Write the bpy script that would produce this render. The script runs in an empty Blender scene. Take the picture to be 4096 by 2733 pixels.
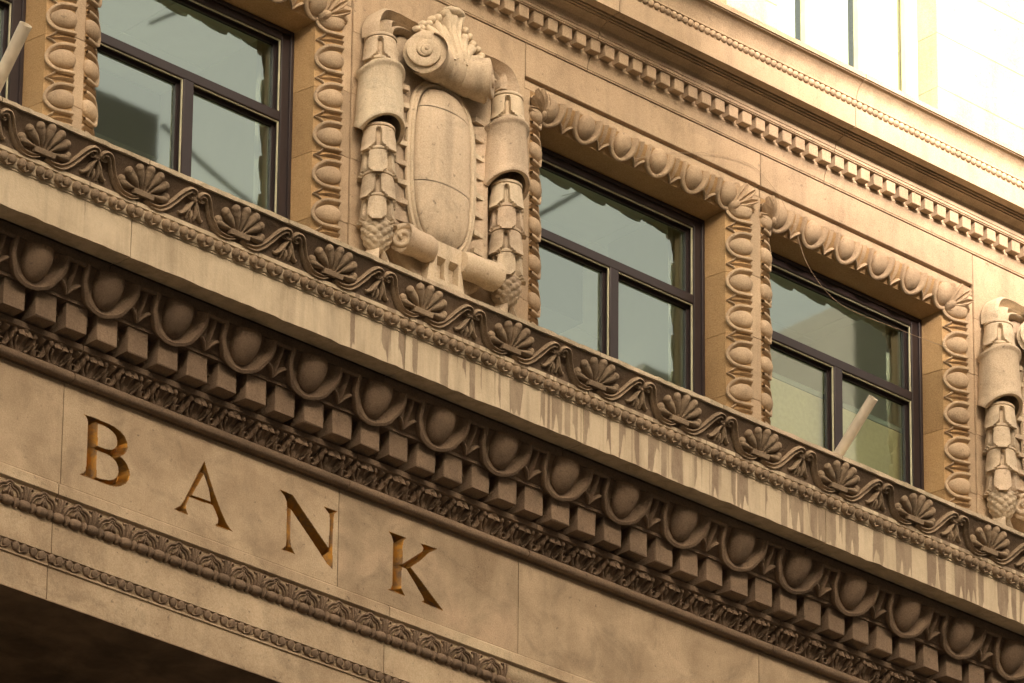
import bpy, math, random
import numpy as np
from mathutils import Matrix
random.seed(7)
rng = np.random.default_rng(7)
scn = bpy.context.scene
ZO = 19.0            # height above the pavement of the level called z = 0 in the facade's own numbers

# ------------------------------------------------------------------ camera
cam_d = bpy.data.cameras.new('camera'); cam = bpy.data.objects.new('camera', cam_d)
scn.collection.objects.link(cam); scn.camera = cam
RIGHT = (0.73300519, -0.68017482, 0.00809949); UP = (-0.21219098, -0.21732685, 0.95275602); FWD = (0.64628041, 0.70009375, 0.30362868)
CAM = (-23.83814506, -26.10289047, -17.51943666 + ZO)
m = Matrix.Identity(4)
for i in range(3):
    m[i][0] = RIGHT[i]; m[i][1] = UP[i]; m[i][2] = -FWD[i]; m[i][3] = CAM[i]
cam.matrix_world = m
cam_d.sensor_width = 36.0; cam_d.lens = 186.5716
cam_d.shift_x = -0.0184905; cam_d.shift_y = 0.7919635
cam_d.clip_start = 0.5; cam_d.clip_end = 1000.0

# ------------------------------------------------------------------ light
SUN_EL, SUN_AZ = math.radians(18.0), math.radians(-20.0)     # azimuth from the facade's normal, negative = from the left
dirv = np.array([math.sin(SUN_AZ) * math.cos(SUN_EL), -math.cos(SUN_AZ) * math.cos(SUN_EL), math.sin(SUN_EL)])   # towards the sun
world = bpy.data.worlds.new('World'); scn.world = world; world.use_nodes = True
nt = world.node_tree; nt.nodes.clear()
wo = nt.nodes.new('ShaderNodeOutputWorld'); bg = nt.nodes.new('ShaderNodeBackground'); sky = nt.nodes.new('ShaderNodeTexSky')
sky.sky_type = 'NISHITA'; sky.sun_disc = False; sky.sun_elevation = SUN_EL
sky.sun_rotation = math.atan2(dirv[0], dirv[1]); sky.dust_density = 5.0; sky.air_density = 1.2
hs = nt.nodes.new('ShaderNodeHueSaturation'); hs.inputs['Saturation'].default_value = 0.22
mx = nt.nodes.new('ShaderNodeMix'); mx.data_type = 'RGBA'; mx.blend_type = 'MULTIPLY'; mx.inputs[0].default_value = 1.0
mx.inputs[7].default_value = (1.0, 0.845, 0.685, 1)
nt.links.new(sky.outputs[0], hs.inputs['Color']); nt.links.new(hs.outputs[0], mx.inputs[6])
nt.links.new(mx.outputs[2], bg.inputs[0]); nt.links.new(bg.outputs[0], wo.inputs[0])
bg.inputs[1].default_value = 0.15
sun_d = bpy.data.lights.new('sun', 'SUN'); sun = bpy.data.objects.new('sun', sun_d); scn.collection.objects.link(sun)
sun_d.energy = 5.0; sun_d.angle = math.radians(4.0); sun_d.color = (1.0, 0.82, 0.72)
from mathutils import Vector
sun.rotation_euler = Vector(dirv).to_track_quat('Z', 'Y').to_euler(); sun.location = (0, -10, 60)
vs = scn.view_settings; vs.view_transform = 'Standard'; vs.look = 'None'; vs.gamma = 1.0; vs.exposure = 2.0; vs.use_curve_mapping = False

# ------------------------------------------------------------------ materials
def nodes_of(name):
    mt = bpy.data.materials.new(name); mt.use_nodes = True
    t = mt.node_tree; b = t.nodes['Principled BSDF']; return mt, t, b
def N(t, kind, **kw):
    n = t.nodes.new(kind)
    for k, v in kw.items():
        if hasattr(n, k): setattr(n, k, v)
        else: n.inputs[k].default_value = v
    return n
def noise(t, src, scale, detail=4.0, rough=0.55, dist=0.0, mapping=None):
    n = N(t, 'ShaderNodeTexNoise'); n.inputs['Scale'].default_value = scale; n.inputs['Detail'].default_value = detail
    n.inputs['Roughness'].default_value = rough; n.inputs['Distortion'].default_value = dist
    if mapping:
        mp = N(t, 'ShaderNodeMapping'); mp.inputs['Scale'].default_value = mapping; t.links.new(src, mp.inputs[0]); src = mp.outputs[0]
    t.links.new(src, n.inputs['Vector']); return n.outputs['Fac']
def ramp(t, fac, stops, interp='LINEAR'):
    r = N(t, 'ShaderNodeValToRGB'); r.color_ramp.interpolation = interp
    el = r.color_ramp.elements
    while len(el) < len(stops): el.new(0.5)
    for e, (p, c) in zip(el, stops):
        e.position = p; e.color = (c, c, c, 1) if not hasattr(c, '__len__') else (*c, 1)
    t.links.new(fac, r.inputs[0]); return r.outputs[0]
def mix(t, fac, a, b, blend='MIX'):
    n = N(t, 'ShaderNodeMix', data_type='RGBA', blend_type=blend)
    for sock, v in ((n.inputs[0], fac), (n.inputs[6], a), (n.inputs[7], b)):
        if hasattr(v, 'is_linked'): t.links.new(v, sock)
        elif hasattr(v, '__len__'): sock.default_value = (*v, 1)
        else: sock.default_value = v
    return n.outputs[2]
def bump(t, b, h, strength, dist=0.01):
    n = N(t, 'ShaderNodeBump'); n.inputs['Strength'].default_value = strength; n.inputs['Distance'].default_value = dist
    t.links.new(h, n.inputs['Height']); t.links.new(n.outputs[0], b.inputs['Normal'])
def stone(name, ca, cb, soot=(0.07, 0.055, 0.04), soot_amt=0.35, streak=0.25, rough=0.85, big=0.9, grain=0.30, bump_s=0.5, spots=0.5):
    mt, t, b = nodes_of(name)
    pos = N(t, 'ShaderNodeNewGeometry').outputs['Position']
    col = mix(t, ramp(t, noise(t, pos, big, 7, 0.62, 0.4), [(0.32, 0), (0.68, 1)]), ca, cb)
    rnd = N(t, 'ShaderNodeObjectInfo').outputs['Random']
    col = mix(t, 0.5, col, ramp(t, rnd, [(0, 0.34), (1, 0.62)]), 'OVERLAY')
    blot = ramp(t, noise(t, pos, 3.7, 6, 0.7, 0.8), [(0.50, 0), (0.74, 1)])
    col = mix(t, mix(t, 1.0, blot, (soot_amt,) * 3, 'MULTIPLY'), col, soot)
    st = ramp(t, noise(t, pos, 5.5, 4, 0.6, 0.2, (1, 1, 0.09)), [(0.48, 0), (0.70, 1)])
    col = mix(t, mix(t, 1.0, st, (streak,) * 3, 'MULTIPLY'), col, soot)
    sp = ramp(t, noise(t, pos, 24, 3, 0.5), [(0.66, 0), (0.74, 1)])
    col = mix(t, mix(t, 1.0, sp, (spots,) * 3, 'MULTIPLY'), col, soot)
    fine = noise(t, pos, 95, 3, 0.7)
    col = mix(t, grain, col, ramp(t, fine, [(0.3, 0.0), (0.7, 1.0)]), 'SOFT_LIGHT')
    t.links.new(col, b.inputs['Base Color']); b.inputs['Roughness'].default_value = rough
    b.inputs['Specular IOR Level'].default_value = 0.25
    mid = noise(t, pos, 22, 5, 0.65)
    bump(t, b, mix(t, 0.5, fine, mid), bump_s, 0.012)
    return mt
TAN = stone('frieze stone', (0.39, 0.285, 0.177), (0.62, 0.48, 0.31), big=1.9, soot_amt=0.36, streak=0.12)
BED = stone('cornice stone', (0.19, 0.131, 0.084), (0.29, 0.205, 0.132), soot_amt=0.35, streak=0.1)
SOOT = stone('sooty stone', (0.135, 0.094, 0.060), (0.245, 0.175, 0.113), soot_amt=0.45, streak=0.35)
CARVE = stone('carved sooty stone', (0.27, 0.198, 0.125), (0.40, 0.30, 0.195), soot_amt=0.4, streak=0.2)
CREAM = stone('cream terracotta', (0.48, 0.38, 0.255), (0.63, 0.52, 0.37), soot_amt=0.40, streak=0.32, spots=0.5)
WALLM = stone('wall terracotta', (0.36, 0.262, 0.165), (0.48, 0.365, 0.238), soot_amt=0.28, streak=0.22, spots=0.4)
JAMB = stone('ochre jamb terracotta', (0.34, 0.215, 0.098), (0.44, 0.295, 0.145), soot_amt=0.15, streak=0.1, spots=0.1)
CAP = stone('ledge edge stone', (0.46, 0.37, 0.25), (0.62, 0.51, 0.35), soot=(0.10, 0.095, 0.04), soot_amt=0.6, streak=0.3, bump_s=0.6)
def corona_mat():
    mt, t, b = nodes_of('rain streaked stone')
    pos = N(t, 'ShaderNodeNewGeometry').outputs['Position']
    base = mix(t, ramp(t, noise(t, pos, 2.2, 7, 0.65, 0.5), [(0.3, 0), (0.7, 1)]), (0.50, 0.40, 0.26), (0.68, 0.565, 0.39))
    base = mix(t, mix(t, 1.0, ramp(t, noise(t, pos, 9, 5, 0.6, 0.2, (1, 1, 0.12)), [(0.45, 0), (0.7, 1)]), (0.45,) * 3, 'MULTIPLY'), base, (0.26, 0.195, 0.125))
    # dark runs between washed strips: straight sided, each starting under the carved course and stopping at its own height
    wob = noise(t, pos, 30, 4, 0.6, 0.0)
    cmb = N(t, 'ShaderNodeVectorMath', operation='ADD')
    off = N(t, 'ShaderNodeVectorMath', operation='SCALE'); off.inputs['Scale'].default_value = 0.012
    t.links.new(wob, off.inputs[0]); t.links.new(pos, cmb.inputs[0]); t.links.new(off.outputs[0], cmb.inputs[1])
    bars = noise(t, cmb.outputs[0], 7.0, 2.0, 0.75, 0.0, (1.0, 0.0, 0.025))
    sx = N(t, 'ShaderNodeSeparateXYZ'); t.links.new(pos, sx.inputs[0])
    more = N(t, 'ShaderNodeMapRange'); more.inputs['From Min'].default_value = -3.0; more.inputs['From Max'].default_value = -0.6
    more.inputs['To Min'].default_value = -0.16; more.inputs['To Max'].default_value = 0.012; more.clamp = True
    t.links.new(sx.outputs[0], more.inputs[0])
    reach = noise(t, cmb.outputs[0], 12.0, 1.0, 0.5, 0.0, (1.0, 0.0, 0.0))          # how far down each run reaches
    ln = N(t, 'ShaderNodeMapRange'); ln.inputs['From Min'].default_value = 0.30; ln.inputs['From Max'].default_value = 0.52
    ln.inputs['To Min'].default_value = ZO - 0.76; ln.inputs['To Max'].default_value = ZO - 1.02; t.links.new(reach, ln.inputs[0])
    df = N(t, 'ShaderNodeMath', operation='SUBTRACT'); t.links.new(sx.outputs[2], df.inputs[0]); t.links.new(ln.outputs[0], df.inputs[1])
    end = ramp(t, df.outputs[0], [(0.0, 0), (0.02, 1)])
    ad = N(t, 'ShaderNodeMath', operation='ADD'); t.links.new(bars, ad.inputs[0]); t.links.new(more.outputs[0], ad.inputs[1])
    run = mix(t, 1.0, ramp(t, ad.outputs[0], [(0.486, 0), (0.512, 1)]), end, 'MULTIPLY')
    dark = mix(t, noise(t, pos, 8, 6, 0.7), (0.19, 0.135, 0.09), (0.31, 0.23, 0.155))
    sn = N(t, 'ShaderNodeSeparateXYZ'); t.links.new(N(t, 'ShaderNodeNewGeometry').outputs['True Normal'], sn.inputs[0])
    up = N(t, 'ShaderNodeMath', operation='LESS_THAN'); up.inputs[1].default_value = -0.7; t.links.new(sn.outputs[1], up.inputs[0])
    run = mix(t, 1.0, run, up.outputs[0], 'MULTIPLY')
    col = mix(t, mix(t, 1.0, run, ramp(t, noise(t, pos, 5.0, 5, 0.7, 0.3, (1, 1, 0.35)), [(0.30, 0.45), (0.62, 0.95)]), 'MULTIPLY'), base, dark)
    fine = noise(t, pos, 95, 3, 0.7)
    col = mix(t, 0.12, col, ramp(t, fine, [(0.3, 0), (0.7, 1)]), 'SOFT_LIGHT')
    t.links.new(col, b.inputs['Base Color']); b.inputs['Roughness'].default_value = 0.85; b.inputs['Specular IOR Level'].default_value = 0.25
    bump(t, b, mix(t, 0.5, fine, noise(t, pos, 20, 5, 0.65)), 0.4, 0.012)
    return mt
DRIP = corona_mat()
def plain(name, c, rough=0.5, metal=0.0, var=0.15, scale=6.0, bmp=0.1):
    mt, t, b = nodes_of(name)
    pos = N(t, 'ShaderNodeNewGeometry').outputs['Position']
    n = noise(t, pos, scale, 5, 0.6, 0.3)
    col = mix(t, ramp(t, n, [(0.3, 0), (0.7, 1)]), [v * (1 - var) for v in c], [v * (1 + var) for v in c])
    t.links.new(col, b.inputs['Base Color']); b.inputs['Roughness'].default_value = rough; b.inputs['Metallic'].default_value = metal
    if bmp: bump(t, b, noise(t, pos, scale * 8, 3), bmp, 0.005)
    return mt
BRONZE = plain('dark bronze paint', (0.018, 0.010, 0.009), 0.45)
GLAREFRAME = plain('frame paled for glare', (0.50, 0.41, 0.31), 0.6)  # glare put into the colour: attic frames paled as if washed out
GASKET = plain('pale glazing bead', (0.50, 0.48, 0.32), 0.5)
PIPE = plain('off white painted pipe', (0.62, 0.56, 0.44), 0.4, 0.0, 0.2)
WIRE = plain('pale cord', (0.38, 0.28, 0.18), 0.7, 0, 0.1)
PLASTER = plain('pale room paint', (0.66, 0.66, 0.52), 0.8, 0, 0.06, 1.0, 0)
CEIL = plain('pale ceiling tile', (0.72, 0.74, 0.66), 0.85, 0, 0.05, 3.0, 0)
GREYB = plain('grey bulkhead paint', (0.26, 0.29, 0.26), 0.7, 0, 0.08, 1.0, 0)
SHADE = plain('beige shade cloth', (0.55, 0.46, 0.28), 0.9, 0, 0.08, 30.0, 0)
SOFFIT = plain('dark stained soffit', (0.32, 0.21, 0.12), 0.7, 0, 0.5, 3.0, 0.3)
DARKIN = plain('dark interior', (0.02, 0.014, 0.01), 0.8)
ASPH = plain('asphalt', (0.04, 0.04, 0.04), 0.9, 0, 0.2, 2.0, 0.3)
PAVE = plain('pavement slabs', (0.11, 0.10, 0.085), 0.85, 0, 0.15, 1.0, 0.2)
PLAINST = plain('plain block stone', (0.27, 0.235, 0.185), 0.8, 0, 0.12, 0.4, 0.2)
def gold_mat():
    mt, t, b = nodes_of('worn gilding')
    pos = N(t, 'ShaderNodeNewGeometry').outputs['Position']
    w = ramp(t, noise(t, pos, 9, 6, 0.7, 0.5), [(0.42, 0), (0.68, 1)])
    t.links.new(mix(t, w, (0.34, 0.165, 0.03), (0.06, 0.034, 0.014)), b.inputs['Base Color'])
    t.links.new(ramp(t, w, [(0, 0.95), (1, 0.0)]), b.inputs['Metallic']); b.inputs['Roughness'].default_value = 0.38
    bump(t, b, noise(t, pos, 40, 4), 0.3, 0.006); return mt
GOLD = gold_mat()
def glass_mat(name, tint, refl):
    mt, t, b = nodes_of(name); t.nodes.remove(b)
    out = t.nodes['Material Output']
    tr = N(t, 'ShaderNodeBsdfTransparent'); tr.inputs[0].default_value = (*tint, 1)
    gl = N(t, 'ShaderNodeBsdfGlossy'); gl.inputs['Roughness'].default_value = 0.02; gl.inputs[0].default_value = (0.82, 1.0, 0.95, 1)
    fr = N(t, 'ShaderNodeFresnel'); fr.inputs[0].default_value = 1.5
    ma = N(t, 'ShaderNodeMath', operation='MULTIPLY_ADD', use_clamp=True); ma.inputs[1].default_value = 1.0; ma.inputs[2].default_value = refl
    t.links.new(fr.outputs[0], ma.inputs[0])
    pos = N(t, 'ShaderNodeNewGeometry').outputs['Position']
    bp = N(t, 'ShaderNodeBump'); bp.inputs['Strength'].default_value = 0.004; bp.inputs['Distance'].default_value = 0.02
    t.links.new(noise(t, pos, 1.6, 2, 0.5, 0.8), bp.inputs['Height']); t.links.new(bp.outputs[0], gl.inputs['Normal'])
    ms = N(t, 'ShaderNodeMixShader'); t.links.new(ma.outputs[0], ms.inputs[0]); t.links.new(tr.outputs[0], ms.inputs[1]); t.links.new(gl.outputs[0], ms.inputs[2])
    t.links.new(ms.outputs[0], out.inputs[0]); return mt
GLASS = glass_mat('window glass', (0.78, 0.88, 0.80), 0.16)

# ------------------------------------------------------------------ mesh helpers
class MB:
    def __init__(s): s.v = []; s.f = []
    def add(s, vs, fs):
        o = len(s.v); s.v += [tuple(map(float, p)) for p in vs]; s.f += [tuple(i + o for i in f) for f in fs]; return s
    def grid(s, P, close_u=False, close_v=False, flip=False):
        P = np.asarray(P, float); n, k = P.shape[:2]; fs = []
        for i in range(n if close_u else n - 1):
            for j in range(k if close_v else k - 1):
                a, b, c, d = i * k + j, ((i + 1) % n) * k + j, ((i + 1) % n) * k + (j + 1) % k, i * k + (j + 1) % k
                fs.append((a, d, c, b) if flip else (a, b, c, d))
        return s.add(P.reshape(-1, 3), fs)
    def box(s, x0, x1, y0, y1, z0, z1, b=0.0):
        if b <= 0:
            v = [(x, y, z) for x in (x0, x1) for y in (y0, y1) for z in (z0, z1)]
            return s.add(v, [(0, 1, 3, 2), (4, 6, 7, 5), (0, 4, 5, 1), (2, 3, 7, 6), (0, 2, 6, 4), (1, 5, 7, 3)])
        r = [(x0, y0), (x1, y0), (x1, y1), (x0, y1)]       # front edges (low y) and vertical edges chamfered
        o = [(x0 + b, y0), (x1 - b, y0), (x1, y0 + b), (x1, y1), (x0, y1), (x0, y0 + b)]
        i_ = [(x0 + b, y0 + b), (x1 - b, y0 + b), (x1 - b, y0 + b), (x1 - b, y1), (x0 + b, y1), (x0 + b, y0 + b)]
        v = [(x, y, z0) for x, y in i_] + [(x, y, z0 + b) for x, y in o] + [(x, y, z1) for x, y in o]
        f = [tuple(range(5, -1, -1)), tuple(range(12, 18))]
        for k in (0, 6):
            f += [(k + i, k + (i + 1) % 6, k + 6 + (i + 1) % 6, k + 6 + i) for i in range(6)]
        return s.add(v, f)
    def prism(s, prof, x0, x1):            # closed (y,z) outline pushed along x
        n = len(prof)
        v = [(x0, y, z) for y, z in prof] + [(x1, y, z) for y, z in prof]
        return s.add(v, [tuple(range(n)), tuple(range(2 * n - 1, n - 1, -1))] + [(i, i + n, (i + 1) % n + n, (i + 1) % n) for i in range(n)])
    def prism_y(s, poly, y0, y1, b=0.0, inset=None):         # closed (x,z) outline pushed along y
        n = len(poly); v = [(x, y0, z) for x, z in poly] + [(x, y1, z) for x, z in poly]
        return s.add(v, [tuple(range(n)), tuple(range(2 * n - 1, n - 1, -1))] + [(i, (i + 1) % n, (i + 1) % n + n, i + n) for i in range(n)])
    def lathe(s, prof, c, axis='z', n=20, mod=None):
        P = []
        for (h, r) in prof:
            row = []
            for k in range(n):
                a = 2 * math.pi * k / n; rr = r * (mod(a, h) if mod else 1.0)
                p = (rr * math.cos(a), rr * math.sin(a), h)
                if axis == 'x': p = (h, p[0], p[1])
                row.append((p[0] + c[0], p[1] + c[1], p[2] + c[2]))
            P.append(row)
        return s.grid(P, close_v=True)
    def tube(s, pts, r, n=10, cap=True):
        pts = np.asarray(pts, float); r = np.broadcast_to(np.asarray(r, float), (len(pts),)); P = []
        t = np.gradient(pts, axis=0); t /= np.linalg.norm(t, axis=1)[:, None]
        up = np.array([0, 0, 1.0]) if abs(t[0][2]) < 0.9 else np.array([1.0, 0, 0])
        nrm = np.cross(t[0], up); nrm /= np.linalg.norm(nrm)
        for i in range(len(pts)):
            nrm = nrm - t[i] * np.dot(nrm, t[i]); nrm /= np.linalg.norm(nrm); bi = np.cross(t[i], nrm)
            P.append([pts[i] + r[i] * (math.cos(a) * nrm + math.sin(a) * bi) for a in np.arange(n) * 2 * math.pi / n])
        s.grid(P, close_v=True)
        if cap: s.add(P[0], [tuple(range(n - 1, -1, -1))]); s.add(P[-1], [tuple(range(n))])
        return s
    def stroke(s, pts, w, h, S, sec='round', n=None):          # raised ribbon along a curve on the surface S(u,v,h)
        p = smooth(pts, n or max(7, 4 * len(pts))); k = len(p)
        t = np.gradient(p, axis=0); t /= (np.linalg.norm(t, axis=1)[:, None] + 1e-9); nn = np.stack([-t[:, 1], t[:, 0]], 1)
        w = np.interp(np.linspace(0, 1, k), np.linspace(0, 1, np.size(w)) if np.size(w) > 1 else [0, 1], np.ravel(w) if np.size(w) > 1 else [w, w])
        h = np.interp(np.linspace(0, 1, k), np.linspace(0, 1, np.size(h)) if np.size(h) > 1 else [0, 1], np.ravel(h) if np.size(h) > 1 else [h, h])
        SC = SECS[sec]; P = []
        for i in range(k):
            P.append([S(*(p[i] + nn[i] * a * w[i]), b * h[i]) for a, b in SC])
        s.grid(P); m_ = len(SC)
        s.add(P[0], [tuple(range(m_))]); s.add(P[-1], [tuple(range(m_ - 1, -1, -1))])
        return s
    def dome(s, cu, cv, ru, rv, h, S, taper=0.0, nr=6, na=18, vmin=None, h0=0.0, power=2.0, rot=0.0):
        P = []
        for i in range(nr + 1):
            r = math.sin(0.5 * math.pi * i / nr); row = []
            hh = h0 + h * max(0.0, 1 - r ** power) ** (1 / power)
            for k in range(na):
                a = 2 * math.pi * k / na; du = ru * r * math.cos(a) * (1 - taper * r * math.sin(a)); dv = rv * r * math.sin(a)
                if rot: du, dv = du * math.cos(rot) - dv * math.sin(rot), du * math.sin(rot) + dv * math.cos(rot)
                v = cv + dv
                if vmin is not None: v = max(v, vmin)
                row.append(S(cu + du, v, hh if i < nr else h0 - 0.01))
            P.append(row)
        return s.grid(P, close_v=True)
    def flipped(s):
        s.f = [f[::-1] for f in s.f]; return s
    def xf(s, fn):
        s.v = [tuple(fn(*p)) for p in s.v]; return s
    def mesh(s, name, mat, smooth_a=38):
        me = bpy.data.meshes.new(name); me.from_pydata(s.v, [], s.f); me.materials.append(mat)
        me.polygons.foreach_set('use_smooth', [True] * len(me.polygons)); me.update()
        me.set_sharp_from_angle(angle=math.radians(smooth_a)); return me
def smooth(pts, n):
    p = np.asarray(pts, float)
    if len(p) == 2: return p[0] + (p[1] - p[0]) * np.linspace(0, 1, n)[:, None]
    q = np.vstack([2 * p[0] - p[1], p, 2 * p[-1] - p[-2]]); out = []
    for t in np.linspace(0, len(p) - 1 - 1e-6, n):
        i = int(t); f = t - i; a, b, c, d = q[i:i + 4]
        out.append(0.5 * (2 * b + (c - a) * f + (2 * a - 5 * b + 4 * c - d) * f * f + (3 * b - a - 3 * c + d) * f ** 3))
    return np.array(out)
SECS = {'round': [(-1, -.2), (-.9, .45), (-.5, .88), (0, 1), (.5, .88), (.9, .45), (1, -.2)],
        'groove': [(-1, -.2), (-.95, .75), (-.62, 1), (0, .35), (.62, 1), (.95, .75), (1, -.2)],
        'ridge': [(-1, -.2), (-.5, .5), (0, 1), (.5, .5), (1, -.2)],
        'flat': [(-1, -.2), (-1, .9), (-.85, 1), (.85, 1), (1, .9), (1, -.2)],
        'thick': [(-1, -1.2), (-.97, .80), (-.7, 1), (-.34, .72), (0, .9), (.34, .72), (.7, 1), (.97, .80), (1, -1.2)],
        'cup': [(-1, -.2), (-.95, 1), (-.5, .62), (0, .5), (.5, .62), (.95, 1), (1, -.2)]}
class Prof:                                # surface swept along x (or z) from a profile of (p,q) points; S(u,v,h)
    def __init__(s, pts, order='xyz'):
        s.p = np.asarray(pts, float); d = np.linalg.norm(np.diff(s.p, axis=0), axis=1); s.c = np.r_[0, np.cumsum(d)]; s.L = s.c[-1]
    def at(s, v):
        v0 = min(max(v, 0), s.L)
        i = min(np.searchsorted(s.c, v0, 'right') - 1, len(s.p) - 2); t = s.p[i + 1] - s.p[i]; t = t / np.linalg.norm(t)
        return s.p[i] + t * (v - s.c[i]), t
class SurfX(Prof):                         # profile points are (y,z) from top to bottom or bottom to top; normal turned to -y
    def __call__(s, u, v, h):
        q, t = s.at(v); n = np.array([t[1], -t[0]])
        if n[0] > 0: n = -n
        q = q + n * h; return (u, q[0], q[1])
class SurfA(Prof):                         # profile points are (a,y): a runs from a window's outer strip towards the opening
    def __call__(s, u, v, h):
        q, t = s.at(v); n = np.array([t[1], -t[0]])
        if n[1] > 0: n = -n
        q = q + n * h; return (u, q[0], q[1])
def link(o, parent=None):
    scn.collection.objects.link(o)
    if parent: o.parent = parent
    return o
def obj(name, data, parent=None, loc=(0, 0, 0), mat=None, sa=38, **props):
    if isinstance(data, MB): data = data.mesh(name.split('.')[0], mat, sa)
    o = bpy.data.objects.new(name, data); o.location = loc
    for k, v in props.items(): o[k] = v
    return link(o, parent)
def empty(name, parent=None, loc=(0, 0, 0), **props):
    o = bpy.data.objects.new(name, None); o.location = loc; o.empty_display_size = 0.3
    for k, v in props.items(): o[k] = v
    return link(o, parent)
GAP = 0.008
def spans(x0, x1, joints):
    e = [x0] + [j for j in joints if x0 < j < x1] + [x1]
    return [(a + GAP / 2, b - GAP / 2) for a, b in zip(e[:-1], e[1:])]
X0, X1 = -7.2, 9.2

# ------------------------------------------------------------------ the bank
bank = empty('bank_building', label='tan stone bank with carved cornices, tall windows and gilded BANK lettering', category='building')
def part(name): return empty(name, bank, (0, 0, ZO))

# --- architrave
arch = part('architrave')
A_J = [-6.58, -4.118, -1.160, 1.3, 3.8, 6.3]
lower = [(0.07, -3.285), (0.07, -3.052), (0.058, -3.046), (0.058, -3.036), (0.066, -3.03), (0.05, -2.965), (0.036, -2.962), (0.036, -2.735), (0.05, -2.73), (0.05, -2.668), (0.035, -2.664),
         (0.018, -2.64), (0.008, -2.60), (0.006, -2.562), (-0.016, -2.552), (-0.02, -2.548), (-0.02, -2.478), (0.0, -2.458), (0.55, -2.458), (0.55, -3.285)]
for a, b in spans(X0, X1, A_J): obj('architrave_block', MB().prism(lower, a, b), arch, mat=TAN)
# bead and reel
bead = MB().lathe([(-.045, .006), (-.043, .019), (-.033, .030), (-.015, .035), (.015, .035), (.033, .030), (.043, .019), (.045, .006)], (0, .024, -2.70), 'x', 14).mesh('bead', BED)
reel = MB().lathe([(-.018, .006), (-.016, .026), (-.010, .036), (.004, .034), (.014, .026), (.018, .006)], (0, .024, -2.70), 'x', 14).mesh('reel', BED)
for k in range(-30, 18):
    x = -2.3565 + k * 0.1437
    obj('bead', bead, arch, (x, 0, 0)); obj('reel', reel, arch, (x + 0.0718, 0, 0))
# waterleaf with bellflowers
SW = SurfX([(0.035, -2.664), (0.018, -2.64), (0.008, -2.60), (0.006, -2.562)])
wl = MB()
wl.stroke([(-.112, .0), (-.104, .034), (-.076, .070), (-.036, .082), (-.020, .098), (0, .104), (.020, .098), (.036, .082), (.076, .070), (.104, .034), (.112, 0)], .011, .016, SW, 'round', 34)
wl.stroke([(-.088, .0), (-.080, .026), (-.056, .054), (-.026, .064), (-.014, .080), (0, .086), (.014, .080), (.026, .064), (.056, .054), (.080, .026), (.088, 0)], .006, .013, SW, 'round', 30)
for sg in (-1, 1):
    wl.stroke([(sg * .003, .064), (sg * .016, .046), (sg * .030, .022), (sg * .046, .018)], [.007, .014, .010], [.010, .018, .010], SW)
    wl.stroke([(sg * .134, 0), (sg * .131, .05), (sg * .114, .094), (sg * .094, .088)], [.008, .009, .009], [.014, .018, .016], SW)
    wl.stroke([(sg * .124, 0), (sg * .119, .03), (sg * .110, .058)], [.005, .006, .003], .012, SW)
wl.stroke([(0, .062), (0, .010)], [.007, .012, .004], .016, SW); wl.dome(0, .070, .010, .010, .014, SW)
wlm = wl.mesh('waterleaf', BED)
tl = MB().stroke([(0, 0), (0, .06), (0, .10)], [.010, .010, .016], [.02, .024, .02], SW).mesh('leaf_stem', BED)
for k in range(-14, 10):
    obj('waterleaf', wlm, arch, (-2.77 + k * 0.2895, 0, 0)); obj('leaf_stem', tl, arch, (-2.77 + (k + .5) * 0.2895, 0, 0))
# little leaf course, also used on the cornice
def small_leaf(S, L, p, h, wave):
    b = MB()
    for sg in (-1, 1):
        b.dome(sg * .265 * p, .58 * L, .195 * p, .50 * L, h * 1.2, S, nr=6, na=16, power=2.6, rot=-sg * .18)
        if wave: b.stroke([(sg * .03 * p, .90 * L), (sg * .08 * p, .62 * L), (sg * .13 * p, .36 * L), (sg * .32 * p, .20 * L), (sg * .5 * p, .02 * L)], [.03 * p, .04 * p, .04 * p, .03 * p], [h * .8, h, h, h * .7], S, 'round')
        else: b.stroke([(sg * .17 * p, .16 * L), (sg * .34 * p, .10 * L), (sg * .5 * p, -.06 * L)], [.03 * p, .06 * p, .05 * p], [h * .6, h * .8, h * .6], S, 'round', 6)
    return b
SL = SurfX([(0.062, -3.030), (0.058, -3.0), (0.046, -2.965)])
slm = small_leaf(SL, SL.L, .1499, .016, True).mesh('small_leaf', BED)
for k in range(-29, 18): obj('small_leaf', slm, arch, (-2.645 + k * 0.1499, 0, 0))

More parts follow.
